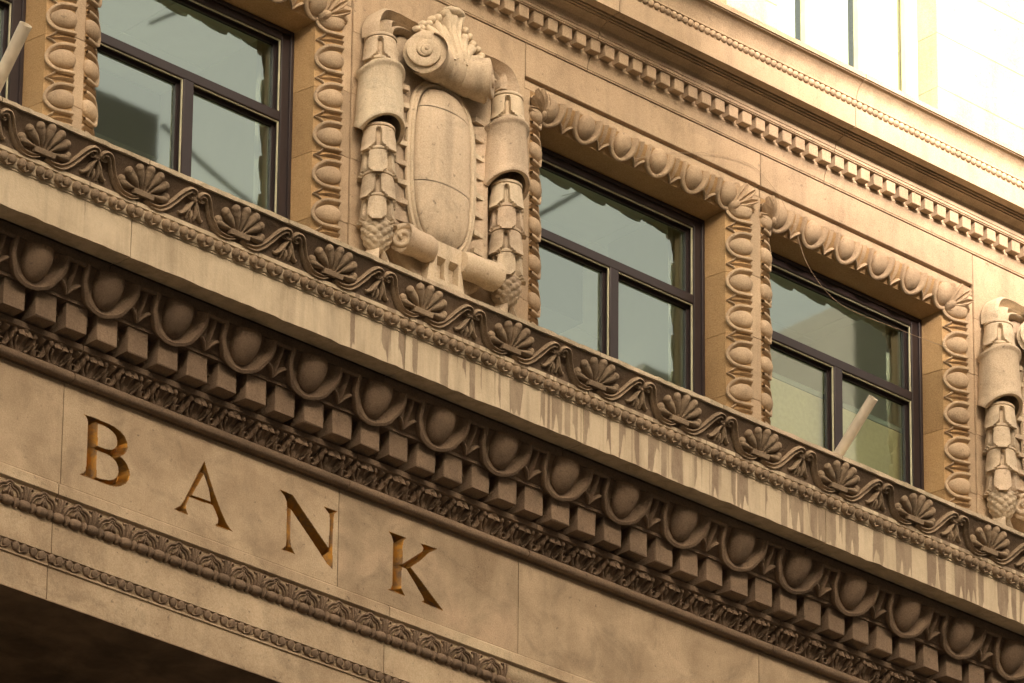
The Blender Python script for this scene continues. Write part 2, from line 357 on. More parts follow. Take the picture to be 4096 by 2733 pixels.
# --- frieze with the incised letters
frieze = part('frieze')
LET = {
 'B':([(-3.926,-1.886),(-3.858,-1.883),(-3.791,-1.883),(-3.724,-1.885),(-3.657,-1.89),(-3.596,-1.909),(-3.558,-1.935),(-3.534,-1.975),(-3.53,-2.012),(-3.542,-2.048),(-3.567,-2.076),(-3.593,-2.094),(-3.566,-2.104),(-3.535,-2.129),(-3.511,-2.166),(-3.502,-2.202),(-3.512,-2.244),(-3.537,-2.28),(-3.58,-2.313),(-3.624,-2.331),(-3.676,-2.338),(-3.728,-2.338),(-3.78,-2.339),(-3.831,-2.339),(-3.868,-2.339),(-3.942,-2.338),(-3.902,-2.318),(-3.885,-2.294),(-3.879,-2.254),(-3.88,-2.158),(-3.878,-2.03),(-3.878,-1.941),(-3.883,-1.917),(-3.902,-1.897)],
  [[(-3.793,-1.919),(-3.745,-1.916),(-3.7,-1.924),(-3.663,-1.937),(-3.636,-1.957),(-3.623,-1.991),(-3.625,-2.024),(-3.643,-2.052),(-3.672,-2.07),(-3.716,-2.079),(-3.761,-2.081),(-3.787,-2.08)],[(-3.793,-2.117),(-3.752,-2.117),(-3.707,-2.118),(-3.662,-2.126),(-3.628,-2.147),(-3.608,-2.179),(-3.603,-2.215),(-3.616,-2.255),(-3.645,-2.283),(-3.678,-2.298),(-3.729,-2.308),(-3.766,-2.313),(-3.788,-2.313)]]),
 'A':([(-2.86,-1.888),(-2.827,-1.965),(-2.763,-2.101),(-2.699,-2.216),(-2.65,-2.29),(-2.615,-2.324),(-2.575,-2.34),(-2.675,-2.342),(-2.755,-2.341),(-2.726,-2.316),(-2.723,-2.285),(-2.752,-2.232),(-2.775,-2.2),(-2.982,-2.203),(-3.008,-2.269),(-3.01,-2.297),(-2.986,-2.338),(-3.052,-2.339),(-3.118,-2.335),(-3.06,-2.291),(-3.023,-2.229),(-2.949,-2.072),(-2.888,-1.945)],[[(-2.862,-1.993),(-2.816,-2.085),(-2.794,-2.173),(-2.959,-2.179)]]),
 'N':([(-2.188,-1.886),(-2.062,-1.889),(-1.942,-1.999),(-1.788,-2.132),(-1.724,-2.186),(-1.716,-1.973),(-1.724,-1.929),(-1.78,-1.888),(-1.645,-1.885),(-1.676,-1.914),(-1.682,-1.962),(-1.685,-2.111),(-1.682,-2.341),(-1.735,-2.314),(-1.868,-2.191),(-2.076,-2.007),(-2.072,-2.232),(-2.064,-2.286),(-2.022,-2.336),(-2.164,-2.334),(-2.131,-2.318),(-2.111,-2.29),(-2.109,-2.131),(-2.114,-1.962),(-2.136,-1.924)],[]),
 'K':([(-1.173,-1.888),(-0.991,-1.885),(-1.022,-1.91),(-1.032,-1.953),(-1.031,-2.097),(-0.844,-1.941),(-0.837,-1.916),(-0.869,-1.885),(-0.695,-1.877),(-0.78,-1.933),(-0.864,-2.022),(-0.954,-2.1),(-0.861,-2.166),(-0.745,-2.257),(-0.632,-2.341),(-0.744,-2.343),(-0.85,-2.335),(-0.822,-2.315),(-0.837,-2.291),(-0.917,-2.206),(-0.996,-2.127),(-1.032,-2.126),(-1.036,-2.139),(-1.039,-2.289),(-0.999,-2.337),(-1.175,-2.34),(-1.14,-2.32),(-1.124,-2.281),(-1.124,-2.108),(-1.123,-1.958),(-1.138,-1.917)],[])}
FZ0, FZ1 = -2.455, -1.700
def letter_field(polys, X, Z):
    P = np.stack([X.ravel(), Z.ravel()], 1); d = np.full(len(P), 9.0); ins = np.zeros(len(P), bool)
    for poly in polys:
        q = np.array(poly); r = np.roll(q, -1, 0)
        for a, b in zip(q, r):
            ab = b - a; t = np.clip(((P - a) @ ab) / (ab @ ab), 0, 1); d = np.minimum(d, np.linalg.norm(P - a - t[:, None] * ab, axis=1))
            c = (a[1] > P[:, 1]) != (b[1] > P[:, 1]); dz = b[1] - a[1] if b[1] != a[1] else 1e-9
            ins ^= c & (P[:, 0] < (b[0] - a[0]) * (P[:, 1] - a[1]) / dz + a[0])
    return np.where(ins, d, -d).reshape(X.shape)
F_J = [-6.56, -4.090, -1.635, 0.0875, 2.56, 5.03, 7.5]
STEP = 0.0045
for a, b in spans(X0, X1, F_J):
    bm = MB(); mine = [(k, v) for k, v in LET.items() if a < v[0][0][0] < b]
    mine.sort(key=lambda kv: kv[1][0][0][0]); cur = a
    bm.add([(a, 0, FZ0), (a, .5, FZ0), (a, .5, FZ1), (a, 0, FZ1), (b, 0, FZ0), (b, .5, FZ0), (b, .5, FZ1), (b, 0, FZ1)], [(0, 3, 2, 1), (4, 5, 6, 7), (0, 1, 5, 4), (3, 7, 6, 2)])
    def front(x0, x1, z0, z1): bm.add([(x0, 0, z0), (x1, 0, z0), (x1, 0, z1), (x0, 0, z1)], [(0, 1, 2, 3)])
    for k, (outl, holes) in mine:
        xs = [p[0] for p in outl]; xa, xb, za, zb = min(xs) - .004, min(max(xs) + .004, b), -2.352, -1.868
        front(cur, xa, FZ0, FZ1); front(xa, xb, FZ0, za); front(xa, xb, zb, FZ1); cur = xb
        gx = np.linspace(xa, xb, int((xb - xa) / STEP) + 1); gz = np.linspace(za, zb, int((zb - za) / STEP) + 1)
        X, Z = np.meshgrid(gx, gz, indexing='ij'); sd = letter_field([outl] + holes, X, Z)
        dep = np.minimum(np.maximum(sd - .003, 0) * 1.5, .10)
        V = np.stack([X, dep, Z], -1).reshape(-1, 3); nz = len(gz); pf, lf = [], []
        for i in range(len(gx) - 1):
            for j in range(nz - 1):
                q = (i * nz + j, (i + 1) * nz + j, (i + 1) * nz + j + 1, i * nz + j + 1)
                (lf if sd[i, j] + sd[i + 1, j] + sd[i, j + 1] + sd[i + 1, j + 1] > 0.002 else pf).append(q)
        bm.add(V, pf)
        lb = MB(); used = sorted({i for q in lf for i in q}); mp = {i: n for n, i in enumerate(used)}
        lb.add(V[used], [tuple(mp[i] for i in q) for q in lf])
        obj('letter', lb, frieze, mat=GOLD, sa=30, label='gilded incised capital letter ' + k)
    front(cur, b, FZ0, FZ1)
    obj('frieze_block', bm, frieze, mat=TAN, sa=20)

# --- main cornice
corn = part('main_cornice')
C_J = [-6.52, -4.056, -1.599, 0.127, 2.643, 5.13, 7.6]
roll = [(-.036 - .037 * math.cos(t), -1.674 + .036 * math.sin(t)) for t in np.linspace(-2.2, 1.75, 12)]
OV = [(-.292, -1.248), (-.318, -1.215), (-.352, -1.150), (-.385, -1.085), (-.400, -1.042)]
bed = [(0.04, -1.700), (0.0, -1.700), (0.0, -1.712), (-.012, -1.712)] + roll + [(-.034, -1.640), (-.036, -1.615), (-.05, -1.575), (-.085, -1.535), (-.118, -1.512), (-.128, -1.522), (-.15, -1.514), (-.15, -1.474),
       (-.03, -1.474), (-.03, -1.350), (-.175, -1.350), (-.175, -1.272), (-.284, -1.274), (-.284, -1.250), (-.292, -1.248)] + OV[1:] + [(-.400, -1.036), (-.415, -1.036), (-.415, -1.000), (-.425, -.972), (-.46, -.972), (.5, -.972), (.5, -1.700)]
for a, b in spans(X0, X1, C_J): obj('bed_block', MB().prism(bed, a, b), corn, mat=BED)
cor_ = [(-.46, -.970), (-.47, -.990), (-.60, -.994), (-.635, -.994), (-.635, -.722), (-.642, -.716), (-.642, -.706), (-.65, -.700), (-.672, -.632), (-.684, -.626), (-.684, -.596), (.5, -.596), (.5, -.970)]
cy = [(-.672, -.594), (-.680, -.560), (-.700, -.500), (-.735, -.440), (-.775, -.395), (-.795, -.368)]
cym = cy + [(.5, -.368), (.5, -.594)]
cap = [(-.795, -.366), (-.812, -.366), (-.812, -.331), (-.80, -.327), (.02, -.21), (.02, -.366)]
K_J = [-5.6, -3.62, 0.45 - 1.9, 0.0, 1.95, 3.72, 5.6]
for a, b in spans(X0, X1, C_J):
    n = int((b - a) / .07); P = []
    for x in np.linspace(a, b, n):
        j = rng.normal(0, 1, 4); ch = .010 * max(0, j[2] - 1.1)
        P.append([(x, y + (.002 * j[0] + ch if i in (2, 3) else 0), z + (.003 * j[1] + ch if i == 3 else (.0015 * j[1] if i == 2 else 0))) for i, (y, z) in enumerate(cor_)])
    mbk = MB().grid(P, close_v=True); mbk.add(P[0], [tuple(range(len(cor_) - 1, -1, -1))]); mbk.add(P[-1], [tuple(range(len(cor_)))])
    obj('corona_block', mbk, corn, mat=DRIP, sa=30)
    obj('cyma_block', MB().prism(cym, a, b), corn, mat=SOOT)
cap_ = []
for i, (a, b) in enumerate(spans(X0, X1, sorted(C_J + [-2.83, 1.38, -5.3, 3.9]))):
    # worn, slightly wavy top edge
    n = max(4, int((b - a) / 0.05)); P = []
    for x in np.linspace(a, b, n):
        j = rng.normal(0, .0022, 4)
        P.append([(x, -.795, -.366), (x, -.812 + j[0] * .6, -.366 + j[1] * .8), (x, -.812 + j[2] * .6, -.334 + j[3]), (x, -.797, -.327 + j[3]), (x, .02, -.21), (x, .02, -.366)])
    mbk = MB().grid(P, close_v=True); mbk.add(P[0], [tuple(range(5, -1, -1))]); mbk.add(P[-1], [tuple(range(6))])
    obj('cap_block', mbk, corn, mat=CAP)
# dentils
def chipped():
    b = MB().box(-.088, .088, -.27, -.03, -1.466, -1.270, .006); j = rng.normal(0, .0022, (len(b.v), 3)); big = rng.random(len(b.v)) < .06
    b.v = [(x + d[0] * (1 + 3 * g), y + abs(d[1]) * (1 + 5 * g), z + (abs(d[2]) * (1 + 5 * g) if z < -1.4 else 0)) for (x, y, z), d, g in zip(b.v, j, big)]
    return b.mesh('dentil', BED, 25)
dens = [chipped() for _ in range(9)]
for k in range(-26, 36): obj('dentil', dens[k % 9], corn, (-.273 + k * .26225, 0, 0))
# eggs, shells and darts
def egg_parts(S, L, p, ru, w, H, egg_u, egg_h, slope=1.6, bar=True, bot=1.03, ev=.56):
    e = MB().dome(0, (bot * .945 - ev) * L, egg_u, ev * L, egg_h, S, taper=.12, nr=8, na=24, vmin=-.05 * L, h0=.0)
    sh = MB()
    path = [(-ru, -.02 * L), (-ru, .30 * L), (-ru * .93, .55 * L), (-ru * .66, bot * .815 * L), (-ru * .3, bot * .96 * L), (0, bot * L), (ru * .3, bot * .96 * L), (ru * .66, bot * .815 * L), (ru * .93, .55 * L), (ru, .30 * L), (ru, -.02 * L)]
    q = smooth(path, 40); t = np.gradient(q, axis=0); t /= np.linalg.norm(t, axis=1)[:, None]; nn = np.stack([t[:, 1], -t[:, 0]], 1)   # outward
    secs = [(.5, -.3), (.5, .92), (.38, 1), (-.38, 1), (-.5, .9), (-.5 - .5 * slope, .42), (-.5 - slope, .0), (-.5 - slope, -.3)]
    for i in range(len(q)):
        c = -nn[i] if np.dot(nn[i], q[i] - np.array([0, .3 * L])) < 0 else nn[i]; nn[i] = c
    sh.grid([[S(*(q[i] + nn[i] * a * w), b * H) for a, b in secs] for i in range(len(q))])
    d = MB()
    d.stroke([(0, -.02 * L), (0, .4 * L), (0, .97 * L)], [.055 * p, .045 * p, .012 * p], [H * .85, H * .85, H * (.55 if bar else .2)], S, 'ridge', 8)
    g = p / 2 - ru
    for sg in (-1, 1):
        d.stroke([(0, .97 * L), (sg * .32 * g, .80 * L), (sg * .75 * g, .66 * L), (sg * .98 * g, .62 * L)], [.014 * p, .030 * p, .022 * p], [H * .5, H * .7, H * .6], S, 'round', 10)
    if bar: d.stroke([(-g, .03 * L), (g, .03 * L)], .05 * L, H * .9, S, 'flat', 3)
    return e, sh, d
SE = SurfX(OV[::-1])
e_, s_, d_ = egg_parts(SE, SE.L, .6032, .216, .030, .056, .120, .088, slope=1.5, ev=.74, bot=1.13)
em, sm_, dm = e_.mesh('egg', BED, 60), s_.mesh('egg_shell', BED, 32), d_.mesh('dart', BED, 50)
for k in range(-11, 16):
    x = -.4215 + k * .6032
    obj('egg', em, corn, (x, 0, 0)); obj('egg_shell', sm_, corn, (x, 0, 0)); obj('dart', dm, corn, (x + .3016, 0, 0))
# acanthus bed
SA = SurfX([(-.034, -1.640), (-.036, -1.615), (-.05, -1.575), (-.085, -1.535), (-.118, -1.512)]); LA = SA.L
ac = MB(); HP = .3033 / 2
ac.dome(0, .52 * LA, .060, .66 * LA, .040, SA, nr=6, na=18, power=2.4)
ac.stroke([(0, 0), (0, .08), (0, LA)], [.010, .013, .020], [.036, .050, .070], SA, 'ridge', 9)
for sg in (-1, 1):
    ac.stroke([(sg * .046, 0), (sg * .074, .04), (sg * .090, .10), (sg * .082, .158)], [.015, .020, .021, .013], [.026, .040, .054, .038], SA, 'round', 10)
    ac.stroke([(sg * (HP - .010), .004), (sg * (HP - .034), .016), (sg * (HP - .044), .055), (sg * (HP - .024), .108)], [.013, .020, .020, .005], [.022, .038, .050, .030], SA, 'round', 10)
for sg in (-1, 1):
    ac.stroke([(sg * .006, LA - .012), (sg * .030, LA - .004), (sg * .056, LA - .016)], [.010, .014, .010], [.060, .072, .050], SA, 'round', 8)
    ac.stroke([(sg * .030, .01), (sg * .046, .06), (sg * .056, .115)], [.006, .010, .009], [.030, .050, .060], SA, 'round', 9)
    ac.dome(sg * .082, .150, .017, .020, .030, SA, nr=4, na=10, h0=.02)
acm = ac.mesh('acanthus_leaf', BED, 50)
bk = MB().stroke([(0, .075), (0, .12), (0, .165)], [.022, .048, .034], [.014, .030, .044], SA, 'ridge', 7)
bk.stroke([(-.020, .028), (-.012, .050), (.012, .050), (.020, .028), (.012, .006), (-.012, .006), (-.020, .028)], .008, .034, SA, 'round', 16)
bkm = bk.mesh('back_leaf', BED, 50)
for k in range(-23, 30):
    x = -.128 + k * .3033
    obj('back_leaf', bkm, corn, (x, 0, 0)); obj('acanthus_leaf', acm, corn, (x + HP, 0, 0))
# little leaves over the corona
SC_ = SurfX([(-.650, -.700), (-.672, -.632)])
clm = small_leaf(SC_, SC_.L, .1535, .034, False).mesh('small_leaf', CARVE)
for k in range(-41, 64): obj('small_leaf', clm, corn, (-.838 + .077 + k * .1535, 0, 0))
# palmettes, scrolls and bellflowers on the cyma
SP = SurfX(cy); LP = SP.L
pm = MB()
for i, (ut, vt, ur) in enumerate([(0, .90, 0), (.088, .845, .020), (-.088, .845, -.020), (.155, .675, .042), (-.155, .675, -.042), (.190, .40, .064), (-.190, .40, -.064)]):
    bow = .25 * ut
    pts = [(ur, .30 * LP), (ur + (ut - ur) * .42 - bow * .12, (.30 + (vt - .30) * .5) * LP), (ut, vt * LP)]
    if abs(ut) > .18: pts = [(ur, .30 * LP), (ur + (ut - ur) * .5, .305 * LP), (ut * .93, .33 * LP), (ut, vt * LP)]
    pm.stroke(pts, [.010, .014, .022, .030, .035, .032], [.026, .034, .042, .042, .034], SP, 'round', 16)
    pm.dome(ut, vt * LP, .034, .034, .036, SP, nr=5, na=14)
pm.stroke([(-.085, .235 * LP), (.085, .235 * LP)], .019, .040, SP, 'flat', 5)
pmm = pm.mesh('palmette', CARVE, 50)
def scroll(sg):
    b = MB(); pts = [(.030, .11), (.075, .045), (.125, .035), (.175, .075), (.233, .251), (.289, .55), (.322, .76), (.358, .86), (.394, .83), (.402, .72), (.380, .655), (.358, .70), (.366, .76)]
    b.stroke([(sg * u, v * LP) for u, v in pts], [.012, .020, .024, .024, .022, .018, .014, .012, .010], [.030, .032, .034, .034, .030, .026], SP, 'groove', 48)
    return b.mesh('scroll', CARVE, 50)
srm, slm2 = scroll(1), scroll(-1)
bf = MB()
for sg in (-1, 1):
    bf.stroke([(sg * .006, .62 * LP), (sg * .030, .47 * LP), (sg * .054, .28 * LP), (sg * .088, .17 * LP), (sg * .106, .21 * LP)], [.009, .015, .016, .013, .008], [.022, .038, .038, .028, .016], SP, 'round', 16)
    bf.stroke([(sg * .016, .50 * LP), (sg * .032, .34 * LP), (sg * .036, .10 * LP)], [.008, .014, .005], [.020, .040, .018], SP, 'round', 10)
bf.stroke([(0, .36 * LP), (0, .08 * LP)], [.008, .013, .004], [.018, .036, .014], SP, 'round', 7)
bf.dome(0, .64 * LP, .018, .018, .032, SP)
bfm = bf.mesh('bellflower', CARVE, 50)
for k in range(-7, 11):
    x = .182 + k * .8414
    obj('palmette', pmm, corn, (x, 0, 0)); obj('scroll', srm, corn, (x, 0, 0)); obj('scroll', slm2, corn, (x, 0, 0)); obj('bellflower', bfm, corn, (x + .4207, 0, 0))

# --- upper wall: strips, panels, window surrounds
BAY = 6.635
OPEN = [(-6.454, -4.119), (-4.022, -1.699), (0.160, 2.487), (2.606, 4.945), (6.795, 9.12)]      # window openings at the face of the strips
wall = part('upper_wall')
Z_J = [1.4286, .903, .378, -.147]
def zsp(z0, z1, js=Z_J):
    e = [z0] + sorted(j for j in js if z0 < j < z1) + [z1]; return [(a + .002, b - .002) for a, b in zip(e[:-1], e[1:])]
STRIPS = [(-4.119, -4.022), (-1.699, -1.606), (.097, .160), (2.487, 2.606), (4.945, 5.034), (6.73, 6.795)]
for a, b in STRIPS:
    for z0, z1 in zsp(-.30, 2.126): obj('strip_block', MB().box(a, b, 0, .42, z0, z1, .004), wall, mat=WALLM)
for a, b in [(-1.603, .094), (5.037, 6.727)]:
    for z0, z1 in zsp(-.30, 2.498, Z_J + [1.93]): obj('panel_block', MB().box(a, b, -.012, .42, z0, z1, .004), wall, mat=WALLM)
for a, b, js in [(-7.2, -1.606, [-4.07]), (.097, 5.034, [2.596]), (6.73, 9.2, [])]:
    for c, d in spans(a, b, js):
        obj('frieze_block', MB().box(c, d, -.012, .42, 2.226, 2.498, .004), wall, mat=WALLM)
        obj('band_block', MB().box(c, d, 0, .42, 2.128, 2.192, .005), wall, mat=WALLM)
    obj('backing_stone', MB().box(a, b, .035, .42, 2.193, 2.225), wall, mat=WALLM)
for x in (-1.6045, .0955, 5.0355, 6.7285): obj('mortar', MB().box(x - .002, x + .002, .02, .40, -.30, 2.49), wall, mat=SOOT)
# egg course of the window surrounds
WP = SurfA([(0, 0.0), (.03, .006), (.085, .03), (.135, .068), (.17, .10)]); LW = WP.L
we, ws, wd = egg_parts(WP, LW, .31, .104, .022, .034, .070, .050, slope=.7, bar=False, bot=.95, ev=.50)
he, hs_, hd = egg_parts(WP, LW, .379, .120, .025, .035, .080, .050, slope=.9, bar=False, bot=.95, ev=.50)
def mirror(mb, fn, flip): q = MB(); q.v = [fn(*p) for p in mb.v]; q.f = [f[::-1] for f in mb.f] if flip else list(mb.f); return q
right_f = lambda u, a, y: (-a, y, u); left_f = lambda u, a, y: (a, y, u); head_f = lambda u, a, y: (u, y, -a)
RM = [mirror(x, right_f, False).mesh(n, WALLM, 55) for x, n in ((we, 'egg'), (ws, 'egg_shell'), (wd, 'dart'))]
LM = [mirror(x, left_f, True).mesh(n, WALLM, 55) for x, n in ((we, 'egg'), (ws, 'egg_shell'), (wd, 'dart'))]
HM = [mirror(x, head_f, False).mesh(n, WALLM, 55) for x, n in ((he, 'egg'), (hs_, 'egg_shell'), (hd, 'dart'))]
# corner leaf: fronds spreading from the inner corner to the outer corner
def corner_leaf(sg):
    b = MB(); S = lambda u, v, h: (sg * u, .075 - .115 * min(max((u + v) / 1.414 / .235, 0), 1.1) - h - .022, v)
    for k, a in enumerate(np.radians([-22, 2, 24, 45, 66, 88, 112])):
        r = [.17, .19, .215, .225, .215, .19, .17][k]
        b.stroke([(0.0, 0.0), (.5 * r * math.cos(a), .5 * r * math.sin(a)), (r * math.cos(a), r * math.sin(a))], [.012, .024, .030, .012], [.02, .045, .052, .02], S, 'groove', 12)
    b.dome(.02, .02, .04, .04, .06, S)
    return b
CRM, CLM = corner_leaf(1).mesh('corner_leaf', WALLM, 55), corner_leaf(-1).mesh('corner_leaf', WALLM, 55)
prof_a = [(0, 0.0), (.03, .006), (.085, .03), (.135, .068), (.162, .095), (.172, .10), (.207, .30), (.207, .42), (-.01, .42), (-.01, 0.0)]
for oi, (xl, xr) in enumerate(OPEN):
    su = empty('window_surround', bank, (0, 0, ZO))
    # jambs in blocks, the head in one run
    for z0, z1 in zsp(-.30, 1.955):
        for sg, xe in ((1, xl), (-1, xr)):
            n = len(prof_a); mbk = MB()
            mbk.add([(xe + sg * a, y, z0) for a, y in prof_a[:-1]] + [(xe + sg * a, y, z1) for a, y in prof_a[:-1]],
                    [tuple(range(n - 1)), tuple(range(2 * n - 3, n - 2, -1))] + [(i, i + n - 1, (i + 1) % (n - 1) + n - 1, (i + 1) % (n - 1)) for i in range(n - 1)])
            obj('jamb_block', mbk, su, mat=JAMB)
    hp = [(y, 2.126 - a) for a, y in prof_a[:-2]] + [(.42, 2.126)]
    obj('head_block', MB().prism(hp, xl + .001, xr - .001), su, mat=JAMB)
    for k in range(7):
        z = 1.645 - .31 * k
        for M_, xe in ((LM, xl), (RM, xr)):
            obj('egg', M_[0], su, (xe, 0, z)); obj('egg_shell', M_[1], su, (xe, 0, z)); obj('dart', M_[2], su, (xe, 0, z + .155))
    xc = (xl + xr) / 2
    for k in range(6):
        x = xc + (k - 2.5) * .379
        obj('egg', HM[0], su, (x, 0, 2.126)); obj('egg_shell', HM[1], su, (x, 0, 2.126))
        if k < 5: obj('dart', HM[2], su, (x + .1895, 0, 2.126))
    for M_, xe in ((LM, xl), (RM, xr)): obj('egg', M_[0], su, (xe, 0, 1.955)); obj('egg_shell', M_[1], su, (xe, 0, 1.955))
    obj('corner_leaf', CRM, su, (xr - .168, 0, 1.958)); obj('corner_leaf', CLM, su, (xl + .168, 0, 1.958))
# windows
for oi, (xl, xr) in enumerate(OPEN):
    wn = empty('window', bank, (0, 0, ZO))
    a, b = xl + .2085, xr - .2085; zt = 1.918; zb = -.30; yo = .302
    fw = .102; mb_ = MB()
    for (x0, x1, z0, z1) in [(a, a + fw, zb, zt), (b - fw, b, zb, zt), (a + fw, b - fw, zt - fw + .02, zt)]:
        mb_.box(x0, x1, yo, yo + .10, z0, z1, .004)
    for (x0, x1, z0, z1) in [(a, a + .03, zb, zt - .002), (b - .03, b, zb, zt - .002), (a + .03, b - .03, zt - .03, zt - .002)]:
        mb_.box(x0, x1, yo - .018, yo - .001, z0, z1, .004)
    obj('window_frame', mb_, wn, mat=BRONZE)
    obj('transom_bar', MB().box(a + fw, b - fw, yo + .004, yo + .09, 1.176, 1.250, .005), wn, mat=BRONZE)
    xm = (a + b) / 2 + .008
    obj('mullion', MB().box(xm - .046, xm + .046, yo + .004, yo + .09, zb, 1.175, .005), wn, mat=BRONZE)
    gb = MB(); g = .008; yi = yo + .018
    gb.box(b - fw - g, b - fw - .0005, yi, yi + .012, zb, 1.175); gb.box(b - fw - g, b - fw - .0005, yi, yi + .012, 1.2505, zt - fw + .019)
    gb.box(a + fw, b - fw - g, yi, yi + .012, zt - fw + .012, zt - fw + .0195); gb.box(a + fw, xm - .047 - g, yi, yi + .012, 1.168, 1.1755); gb.box(xm + .047, b - fw - g, yi, yi + .012, 1.168, 1.1755)
    gb.box(xm - .0465 - g, xm - .0465, yi, yi + .012, zb, 1.1755)
    obj('glazing_bead', gb, wn, mat=GASKET)
    sb = MB()
    for (x0, x1, z0, z1) in [(a + fw, xm - .046, zb, 1.176), (xm + .046, b - fw, zb, 1.176), (a + fw, b - fw, 1.25, zt - fw + .02)]:
        i_ = .028; sb.box(x0, x0 + i_, yi + .042, yi + .072, z0, z1); sb.box(x1 - i_, x1, yi + .042, yi + .072, z0, z1); sb.box(x0 + i_, x1 - i_, yi + .042, yi + .072, z1 - i_, z1)
        obj('pane', MB().add([(x0, yi + .058, z0), (x1, yi + .058, z0), (x1, yi + .058, z1), (x0, yi + .058, z1)], [(0, 1, 2, 3)]), wn, mat=GLASS)
    obj('sash', sb, wn, mat=BRONZE)
    if oi == 3:
        obj('shade', MB().box(a + .04, b - .04, .47, .474, zb, .955), wn, mat=SHADE); obj('shade_rail', MB().box(a + .04, b - .04, .462, .482, .956, 1.0, .004), wn, mat=GREYB)
# rooms behind the windows
room = part('room')
rb = MB()
rb.box(X0, X1, 6.0, 6.1, -1.0, -.3); rb.box(X0, X1, 6.0, 6.1, 2.2, 2.6); rb.box(X0, X1, .45, 6.1, -1.1, -1.0)  # back of the rooms left open to brighten them with sky light
for x in (X0, -1.55, -.05, 5.0, 6.7, X1): rb.box(x - .06, x + .06, .43, 6.0, -1.0, 2.6)
obj('room_wall', rb, room, mat=PLASTER)
tile = MB().box(-.597, .597, -.597, .597, 2.30, 2.32).mesh('ceiling_tile', CEIL)
for i in range(14):
    for j in range(5): obj('ceiling_tile', tile, room, (X0 + .6 + i * 1.2, 1.08 + j * 1.2, 0))
obj('ceiling_slab', MB().box(X0, X1, .45, 6.1, 2.335, 2.5), room, mat=GREYB)
obj('bulkhead', MB().box(X0 + .1, -1.62, 2.2, 2.9, 1.75, 2.29), room, mat=GREYB); obj('bulkhead', MB().box(.02, 2.5, 1.9, 2.9, 1.7, 2.29), room, mat=GREYB)
for xl, xr in OPEN:
    cu = MB(); cu.grid([[(x, .60 + .008 * math.sin(i * 1.9), z) for z in (-.9, 2.28)] for i, x in enumerate(np.linspace(xr - .30, xr - .10, 12))])
    obj('curtain', cu, room, mat=PLASTER, sa=80)
for x in (-4.07, 2.546): obj('partition', MB().box(x - .05, x + .05, .46, 1.6, -1.0, 2.29), room, mat=PLASTER)

